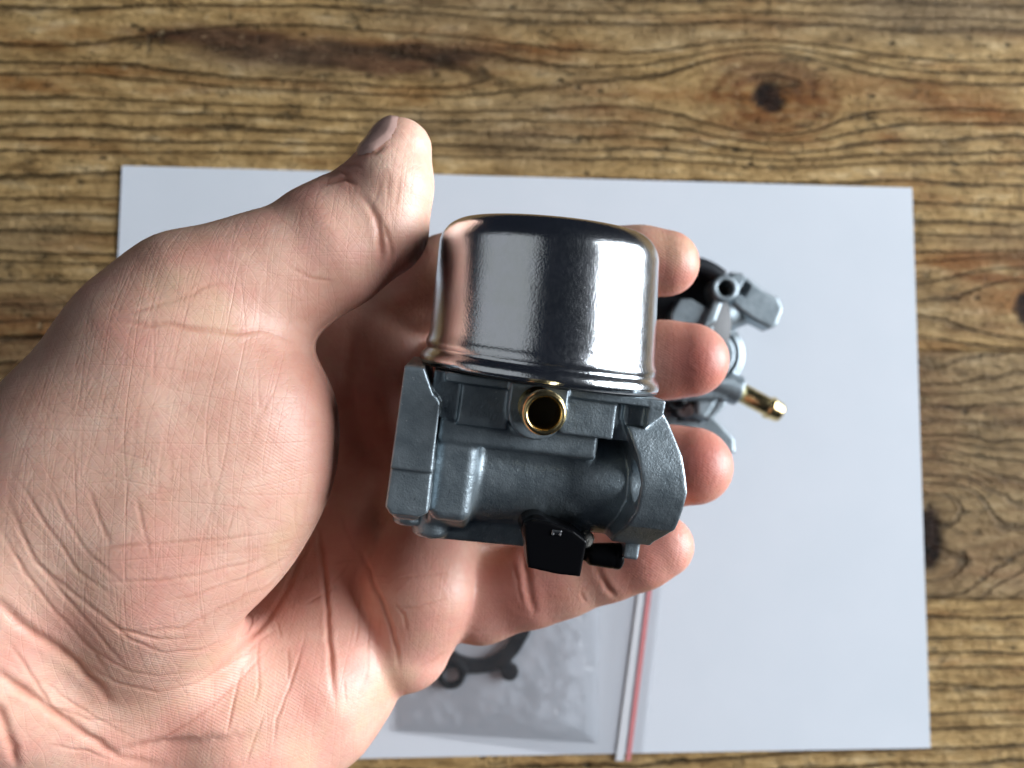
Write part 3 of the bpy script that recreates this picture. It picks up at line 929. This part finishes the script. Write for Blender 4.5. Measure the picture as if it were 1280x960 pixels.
CREASES = [   # traced folds of the palm: points, depth mm, half width mm
    ([(368, 425), (345, 418), (325, 412), (300, 415), (255, 412), (210, 405), (172, 404), (137, 401)], .50, .55),
    ([(287, 354), (262, 354), (247, 362), (240, 369), (210, 376), (182, 385), (150, 392)], .30, .5),
    ([(360, 332), (387, 347), (420, 354)], .22, .5),
    ([(450, 245), (462, 256), (470, 270), (476, 295), (476, 322), (472, 340)], .75, .8),
    ([(478, 278), (487, 300), (489, 315), (486, 330)], .40, .6),
    ([(396, 230), (415, 226), (432, 224), (446, 232)], .75, .6), ([(405, 222), (425, 213), (440, 222)], .5, .5), ([(428, 208), (446, 205), (455, 212)], .45, .5),
    ([(446, 196), (456, 193), (470, 190), (482, 181)], .5, .6),
    ([(488, 215), (484, 235), (485, 255)], .16, .3), ([(500, 218), (496, 240), (495, 262)], .16, .3), ([(476, 225), (470, 245), (466, 256)], .16, .3),
    ([(87, 695), (144, 684), (219, 678), (289, 673), (330, 668)], .26, .4), ([(105, 728), (184, 726), (245, 719), (306, 706), (350, 690)], .24, .4),
    ([(200, 750), (236, 746), (306, 724), (376, 691)], .26, .4), ([(153, 789), (227, 785), (280, 759), (341, 732), (372, 700)], .26, .45),
    ([(39, 702), (87, 737), (149, 785), (197, 798), (249, 796)], .34, .5), ([(26, 606), (57, 654), (96, 711), (118, 728), (150, 748)], .30, .45),
    ([(9, 623), (44, 702), (87, 750), (131, 802), (166, 842)], .34, .5), ([(60, 600), (85, 650), (110, 690), (160, 735)], .22, .4),
    ([(0, 660), (30, 715), (70, 765), (118, 815), (140, 850)], .35, .5), ([(110, 610), (125, 650), (140, 684)], .2, .4), ([(170, 620), (180, 660), (188, 700)], .2, .4),
    ([(101, 824), (144, 855), (197, 866), (245, 855), (297, 824), (346, 785)], .34, .5), ([(157, 932), (206, 921), (262, 886), (306, 842), (340, 806)], .26, .45),
    ([(85, 790), (120, 815), (160, 838), (200, 846), (250, 838)], .24, .4), ([(130, 770), (165, 800), (205, 815), (255, 812), (290, 795)], .22, .4),
    ([(-20, 740), (0, 754), (26, 781), (57, 802), (95, 830), (122, 858), (140, 880)], 1.2, 1.1), ([(-20, 828), (0, 842), (35, 868), (83, 903), (122, 929), (149, 947), (200, 958)], .9, 1.0),
    ([(-10, 875), (0, 890), (13, 925), (22, 965)], 1.0, 1.1), ([(8, 800), (30, 830), (55, 870), (80, 905)], .35, .5), ([(0, 858), (50, 880), (110, 900), (170, 905)], .2, .4),
    ([(60, 930), (110, 940), (150, 955)], .2, .4), ([(55, 850), (90, 880), (125, 900), (170, 925)], .25, .4),
    ([(399, 660), (374, 700), (356, 744), (334, 775), (302, 810), (271, 838), (240, 857)], .60, .8),
    ([(398, 655), (401, 679), (406, 729), (409, 769), (412, 816), (415, 854), (418, 879)], .95, .8),
    ([(446, 679), (462, 713), (473, 741), (487, 776), (495, 810), (499, 838)], .6, .7),
    ([(452, 738), (446, 785), (443, 807)], .25, .45), ([(466, 760), (460, 800), (459, 835), (452, 870)], .22, .45), ([(476, 770), (474, 800)], .2, .4),
    ([(324, 794), (321, 829), (323, 857), (318, 880)], .30, .45), ([(302, 829), (296, 860), (290, 885), (281, 922)], .32, .5), ([(345, 775), (352, 800)], .2, .4),
    ([(381, 794), (371, 829), (356, 872), (346, 900), (343, 932)], .32, .5), ([(360, 807), (361, 830), (359, 854)], .22, .4), ([(330, 890), (318, 925), (308, 958)], .2, .4),
    ([(440, 697), (428, 715), (415, 732)], .26, .4), ([(415, 705), (440, 699)], .2, .3), ([(380, 756), (400, 745), (421, 735)], .2, .35), ([(425, 640), (432, 662), (446, 690)], .35, .5),
    ([(430, 850), (432, 880)], .2, .4),
    ([(490, 723), (520, 720), (556, 716)], .22, .35), ([(495, 762), (520, 758), (540, 754), (559, 749)], .34, .4), ([(520, 836), (540, 827), (560, 814)], .2, .3), ([(492, 752), (505, 770), (508, 790)], .3, .5),
    ([(653, 690), (658, 715), (662, 740), (668, 768)], 1.0, 1.1), ([(640, 700), (648, 730), (652, 760)], .3, .6),
    ([(744, 705), (752, 722), (760, 736), (772, 745)], .8, .9), ([(725, 740), (733, 752)], .3, .5),
    ([(520, 300), (522, 325)], .3, .5), ([(532, 296), (533, 322)], .25, .5)]
for pts, dep, wid in CREASES:
    dep, wid = (dep * 0.50, max(0.28, wid * 0.65)) if dep < 0.5 else (dep * 0.58, wid * 0.72)
    pts = np.array(pts, float)
    lo_, hi_ = pts.min(0) - 25, pts.max(0) + 25
    sel = np.where(facing & (D < 192) & (pxy[:, 0] > lo_[0]) & (pxy[:, 0] < hi_[0]) & (pxy[:, 1] > lo_[1]) & (pxy[:, 1] < hi_[1]))[0]
    if len(sel) == 0: continue
    q = pxy[sel] + 1.6 * np.stack([vnoise(co[sel] * 0.35), vnoise(co[sel] * 0.35 + 9)], 1)
    best = np.full(len(sel), 1e9); par = np.zeros(len(sel))
    L_ = np.concatenate([[0], np.cumsum(np.linalg.norm(np.diff(pts, axis=0), axis=1))])
    for i in range(len(pts) - 1):
        e = pts[i + 1] - pts[i]; w_ = q - pts[i]
        t_ = np.clip((w_ @ e) / (e @ e), 0, 1)
        d_ = np.linalg.norm(w_ - t_[:, None] * e, axis=1)
        m_ = d_ < best
        best[m_] = d_[m_]; par[m_] = (L_[i] + t_[m_] * (L_[i + 1] - L_[i])) / L_[-1]
    rmm = best * D[sel] / F
    fade = np.clip(np.minimum(par, 1 - par) * 4 + 0.1, 0, 1) * (0.75 + 0.35 * vnoise(co[sel] * 0.22))
    prof_ = np.exp(-(rmm / wid) ** 2)
    depth[sel] += dep * fade * (prof_ - 0.10 * np.exp(-((rmm - 2.1 * wid) / (1.1 * wid)) ** 2))
    crease[sel] = np.maximum(crease[sel], np.exp(-(rmm / (1.2 * wid)) ** 2) * np.clip(0.3 + dep, 0, 1) * fade)
# soft lumps under the skin
depth += 0.35 * fbm(co * 0.055, 2) * facing
co2 = co - no * depth[:, None]
me2.vertices.foreach_set('co', ((co2 - hand_loc) * MM).astype(np.float32).ravel())
me2.update()
redness = np.zeros(len(co))
for (x, y, r_, a) in ((845, 335, 60, .75), (870, 455, 62, 1.0), (872, 580, 62, 1.0), (800, 690, 90, .75), (660, 740, 70, .7), (560, 740, 90, .3), (520, 330, 40, .4), (450, 500, 120, .5), (330, 470, 80, .15), (380, 820, 160, .2)):
    redness = np.maximum(redness, a * np.exp(-((pxy[:, 0] - x) ** 2 + (pxy[:, 1] - y) ** 2) / (r_ * r_)))
lines = np.exp(-(((pxy[:, 0] - 260) / 170) ** 2 + ((pxy[:, 1] - 560) / 220) ** 2) ** 2)
set_attr(me2, 'crease', crease); set_attr(me2, 'redness', redness); set_attr(me2, 'lines', np.clip(lines + 0.35, 0, 1))
set_attr(me2, 'ridges', np.clip(np.exp(-(((pxy[:, 0] - 250) / 170) ** 2 + ((pxy[:, 1] - 860) / 85) ** 2)) + 0.5 * np.exp(-(((pxy[:, 0] - 350) / 90) ** 2 + ((pxy[:, 1] - 560) / 90) ** 2)) + 0.6 * (pxy[:, 0] > 790), 0, 1))

# thumb nail: a thin plate on the back of the tip
nm = poly2d([(448, 196), (440, 170), (452, 140), (480, 128), (499, 146), (496, 160), (489, 174), (478, 183), (466, 191)])
fac = np.empty(len(me2.loops), dtype=np.int32); me2.loops.foreach_get('vertex_index', fac); fac = fac.reshape(-1, 4)
nd = nm(pxy[:, 0], pxy[:, 1])
Dt = 152 * 0.935
isn = (nd < 0) & (D < Dt + 4.5) & (pxy[:, 1] < 200)
fsel = fac[isn[fac].all(1)]
used, inv = np.unique(fsel, return_inverse=True)
fsel = inv.reshape(-1, 4)
nv_ = co2[used]; nn_ = no[used]
edge_ = np.clip(-nd[used] * 0.15, 0, 3)
outer = nv_ + nn_ * (0.12 + 0.38 * np.clip(edge_ / 1.2, 0, 1))[:, None]
nail = new_obj('nail', mesh_from('nail', (outer - hand_loc), fsel.astype(np.int32)), M['nail'], hand)

# ------------------------------------------------------------------ second carburettor lying on the paper
def W2(px, py, z): return tuple(T(px, py, z))


def build_carb2():
    lo = np.array([T(770, 560, 0)[0], T(800, 585, 0)[1], 0.6]); hi = np.array([T(1000, 400, 0)[0], T(800, 300, 0)[1], 38])
    V = Vol(lo, hi, 0.45)
    pp = lambda pts, z: [tuple(T(a, b, z)[:2]) for a, b in pts]
    c = T(850, 402, 24)
    V.add(cyl((c[0], c[1], 8), (c[0], c[1], 31), 21.0, r=0.8))                      # big round chamber
    V.sub(cyl((c[0], c[1], 22), (c[0], c[1], 40), 18.2, r=0.3), 0.4)
    ca, cb = T(921, 338, 28), T(884, 425, 28)
    nx_, ny_ = -(cb[1] - ca[1]), cb[0] - ca[0]
    nl = math.hypot(nx_, ny_); nx_, ny_ = nx_ / nl, ny_ / nl
    V.sub(lambda x, y, z: -((x - ca[0]) * nx_ + (y - ca[1]) * ny_) + 0 * z, 0.4)
    b2 = T(832, 455, 15)
    V.add(box(b2[0] - 14, b2[0] + 20, b2[1] - 13, b2[1] + 14, 0.7, 22, 1.5), 1.0)
    V.add(prism(pp([(838, 392), (850, 373), (864, 373), (893, 391), (882, 425), (838, 430)], 30), 14, 30.5, r=0.5), 0.6)
    V.add(prism(pp([(894, 372), (904, 378), (890, 416), (877, 412)], 33), 16, 32.5, r=0.6), 0.5)      # arm
    r_ = T(907, 360, 34)
    V.add(cyl((r_[0], r_[1], 12), (r_[0], r_[1], 34), 4.5, r=0.5), 0.5)
    V.add(prism(pp([(912, 340), (927, 341), (953, 362), (973, 372), (979, 386), (971, 407), (963, 411), (938, 398), (916, 380)], 24), 16, 24.5, r=0.9), 0.8)   # ear
    V.add(cyl(W2(888, 398, 18), W2(926, 384, 16), 6.6, r=0.8), 0.8)
    a2 = T(880, 445, 10)
    V.add(cyl((a2[0], a2[1], 2), (a2[0], a2[1], 17), 13.0, r=1.2), 0.8)              # round housing behind the finger
    V.add(cyl((a2[0], a2[1], 15), (a2[0], a2[1], 19), 10.4, r=0.6), 0.8)
    V.add(cyl(W2(886, 476, 18), W2(924, 489, 18), 5.3, r=0.5), 0.6)                   # fitting socket
    V.add(prism(pp([(872, 492), (900, 478), (908, 506), (888, 527), (872, 519)], 20), 6, 20, r=0.5), 0.6)
    V.add(prism(pp([(826, 506), (868, 488), (893, 524), (917, 548), (919, 566), (905, 566), (862, 543), (830, 535)], 8), 4, 8.5, r=0.5), 0.6)   # foot plate
    V.add(cyl(W2(858, 512, 8), W2(858, 512, 15), 3.0, r=0.6), 0.8)
    V.sub(prism(pp([(893, 404), (905, 400), (914, 418), (900, 424)], 20), 8, 40, r=0.3), 0.4)
    V.sub(prism(pp([(930, 352), (938, 357), (930, 372), (922, 366)], 24), 21, 40, r=0.2), 0.3)
    for k in range(3):
        q0 = T(893 + 5 * k, 505 - 6 * k, 20)
        V.sub(cyl((q0[0] - 3, q0[1] - 5, 20.4), (q0[0] + 3, q0[1] + 5, 20.4), 0.6, r=0.1), 0.2)
    V.sub(lambda x, y, z: np.abs(np.hypot(x - a2[0], y - a2[1]) - 9.0) - 0.5 + np.maximum(17.9 - z, 0), 0.2)
    V.sub(prism(pp([(840, 512), (868, 500), (876, 516), (846, 526)], 8.5), 7.4, 12, r=0.2), 0.3)
    V.sub(cyl((r_[0], r_[1], 20), (r_[0], r_[1], 40), 2.75, r=0.05), 0.1)
    return V.mesh(), c, r_


(v, f), cc_, rr_ = build_carb2()
base2 = np.array([cc_[0], cc_[1], 0.6])
carb2 = empty('carburettor', base2)
tag(carb2, 'second carburettor lying on the white paper behind the fingertips', 'carburettor')
new_obj('body', mesh_from('body', v - base2, f), M['cast'], carb2)


def disc_z(name, c, r, z0, z1, mat, parent, n=48, bev=0.4):
    v_, f_ = lathe([(0.01, z0), (r - bev, z0), (r, z0 + bev), (r, z1 - bev), (r - bev, z1), (0.01, z1)], n)
    v_ = np.stack([v_[:, 0], -v_[:, 2], v_[:, 1]], 1) + np.array([c[0], c[1], 0])
    return new_obj(name, mesh_from(name, v_ - base2, f_), mat, parent)


disc_z('gasket', cc_, 18.0, 22.2, 25.0, M['rubber'], carb2)
ring_v, ring_f = lathe([(16.5, 24.8), (16.5, 31.6), (19.0, 32.2), (21.4, 31.6), (21.4, 23.0), (21.0, 22.8)], 96)
ring_v = np.stack([ring_v[:, 0], -ring_v[:, 2], ring_v[:, 1]], 1) + np.array([cc_[0], cc_[1], 0])
ang = np.degrees(np.arctan2(ring_v[:, 1] - cc_[1], ring_v[:, 0] - cc_[0]))
keep = (ang > 47) | (ang < -120)
rf = ring_f[keep[ring_f].all(1)]
new_obj('intake_ring', mesh_from('intake_ring', ring_v - base2, rf), M['rubber'], carb2)
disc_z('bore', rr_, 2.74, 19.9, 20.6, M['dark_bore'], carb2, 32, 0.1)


def turned_dir(name, prof, a, b, n, mat, parent, org):
    a, b = np.asarray(a), np.asarray(b)
    d = (b - a) / np.linalg.norm(b - a)
    u = np.cross(d, [0, 0, 1.0]); u /= np.linalg.norm(u); w = np.cross(d, u)
    v_, f_ = lathe(prof, n)
    v_ = a + v_[:, [0]] * u + v_[:, [1]] * d + v_[:, [2]] * w
    return new_obj(name, mesh_from(name, v_ - org, f_), mat, parent)


A_, B_ = T(918, 486, 18), T(976, 517, 18)
ln = float(np.linalg.norm(B_ - A_))
turned_dir('fuel_fitting', [(0.01, 0), (3.4, 0), (3.4, ln - 5.6), (3.4, ln - 5.2), (4.15, ln - 4.9), (4.15, ln - 4.2), (3.8, ln - 3.6), (3.5, ln - 1.0), (3.1, ln), (1.7, ln), (1.7, ln - 3), (0.01, ln - 3)], A_, B_, 40, M['brass'], carb2, base2)
k_ = T(847, 500, 16)
disc_z('knob', k_, 3.2, 8.0, 19.0, M['black'], carb2, 32, 1.0)

# ------------------------------------------------------------------ bag with a spare gasket on the paper
gc = T(597, 775, 1.8)
V = Vol((gc[0] - 26, gc[1] - 26, 0.8), (gc[0] + 26, gc[1] + 26, 4.2), 0.4)
V.add(cyl((gc[0], gc[1], 1.3), (gc[0], gc[1], 3.3), 18.4, r=0.3))
for (a, b, r_) in ((564, 844, 5.0), (637, 840, 3.2), (650, 787, 3.4), (632, 712, 5.0), (560, 712, 3.4)):
    q = T(a, b, 3.3)
    V.add(cyl((q[0], q[1], 1.3), (q[0], q[1], 3.3), r_, r=0.3), 2.0)
V.sub(cyl((gc[0], gc[1], 0), (gc[0], gc[1], 5), 13.2, r=0.01), 0.2)
for (a, b, r_) in ((564, 844, 2.7), (632, 712, 2.7)):
    q = T(a, b, 3.3)
    V.sub(cyl((q[0], q[1], 0), (q[0], q[1], 5), r_, r=0.01), 0.2)
v, f = V.mesh()
gk = new_obj('gasket', mesh_from('gasket', v - np.array([gc[0], gc[1], 1.3]), f), M['rubber'])
gk.location = Vector((gc[0] * MM, gc[1] * MM, 1.3 * MM))
tag(gk, 'black ring gasket with bolt ears inside the cloudy pouch', 'gasket')


def quad_warp(c):
    """map unit square to four table points c = bottom-left, bottom-right, top-right, top-left"""
    c = [np.array(q) for q in c]
    def w(u, v_):
        p = (c[0][0] * (1 - u) + c[1][0] * u) * (1 - v_) + (c[3][0] * (1 - u) + c[2][0] * u) * v_
        q = (c[0][1] * (1 - u) + c[1][1] * u) * (1 - v_) + (c[3][1] * (1 - u) + c[2][1] * u) * v_
        return p, q
    return w


pw = quad_warp([T(497, 912)[:2], T(748, 928)[:2], T(748, 640)[:2], T(497, 640)[:2]])


def pouch_z(u, v_):
    x, y = pw(u, v_)
    p3 = np.stack([x, y, x * 0], -1)
    e = np.minimum(np.minimum(u, 1 - u), np.minimum(v_, 1 - v_))
    near = np.exp(-(np.maximum(np.hypot(x - gc[0], y - gc[1]) - 19, 0) / 9.0) ** 2)
    wr = fbm(p3 * 0.085, 3) + 0.7 * np.abs(vnoise(p3 * np.array([0.16, 0.07, 1]) + 4)) + 0.45 * vnoise(p3 * 0.45) + 0.5 * np.abs(vnoise(p3 * np.array([0.1, 0.3, 1]) + 8))
    rise = np.clip(e * 9, 0, 1)
    return 0.95 + rise * (1.4 + 1.9 * near + 1.15 * wr * (1 - 0.6 * near)) * 1.0 + 0.1


pouch = sheet('plastic_pouch', 0, 1, 0, 1, pouch_z, 0.05, M['pouch'], None, (150, 150), pw)
tag(pouch, 'crinkled cloudy plastic pouch on the paper below the little finger', 'pouch')
zw = quad_warp([T(488, 914)[:2], T(803, 954)[:2], T(840, 620)[:2], T(488, 620)[:2]])


def bag_z(u, v_):
    x, y = zw(u, v_)
    p3 = np.stack([x, y, x * 0], -1)
    e = np.minimum(np.minimum(u, 1 - u), np.minimum(v_, 1 - v_))
    inner = np.clip((0.84 - u) * 4.5, 0, 1); inner = inner * inner * (3 - 2 * inner) * np.clip(e * 10, 0, 1)
    return 0.80 + inner * (4.4 + 0.8 * fbm(p3 * 0.06, 3)) + 0.12 * vnoise(p3 * 0.1) * np.clip(e * 14, 0, 1)


bag = empty('zip_bag', T(650, 800, 0.7))
tag(bag, 'clear resealable plastic bag with a red and white zip line', 'bag')
bl = np.array(bag.location) / MM
film = sheet('film', 0, 1, 0, 1, bag_z, 0.05, M['film'], None, (120, 110), zw)
film.data.transform(Matrix.Translation(-Vector(bag.location))); film.parent = bag


def strip(name, a0, a1, b1, b0, z, th, mat):
    w = quad_warp([a0, a1, b1, b0])
    o = sheet(name, 0, 1, 0, 1, lambda u, v_: z + 0 * u, th, mat, None, (4, 40), w)
    o.data.transform(Matrix.Translation(-Vector(bag.location))); o.parent = bag
    return o


q = lambda a, b: T(a, b, 1.6)[:2]
strip('zip_track', q(770, 952), q(780, 952), q(811, 700), q(804, 700), 0.92, 0.16, M['zip_white'])
strip('zip_line', q(783, 952), q(788.5, 952), q(820, 700), q(814.5, 700), 1.0, 0.14, M['zip_red'])
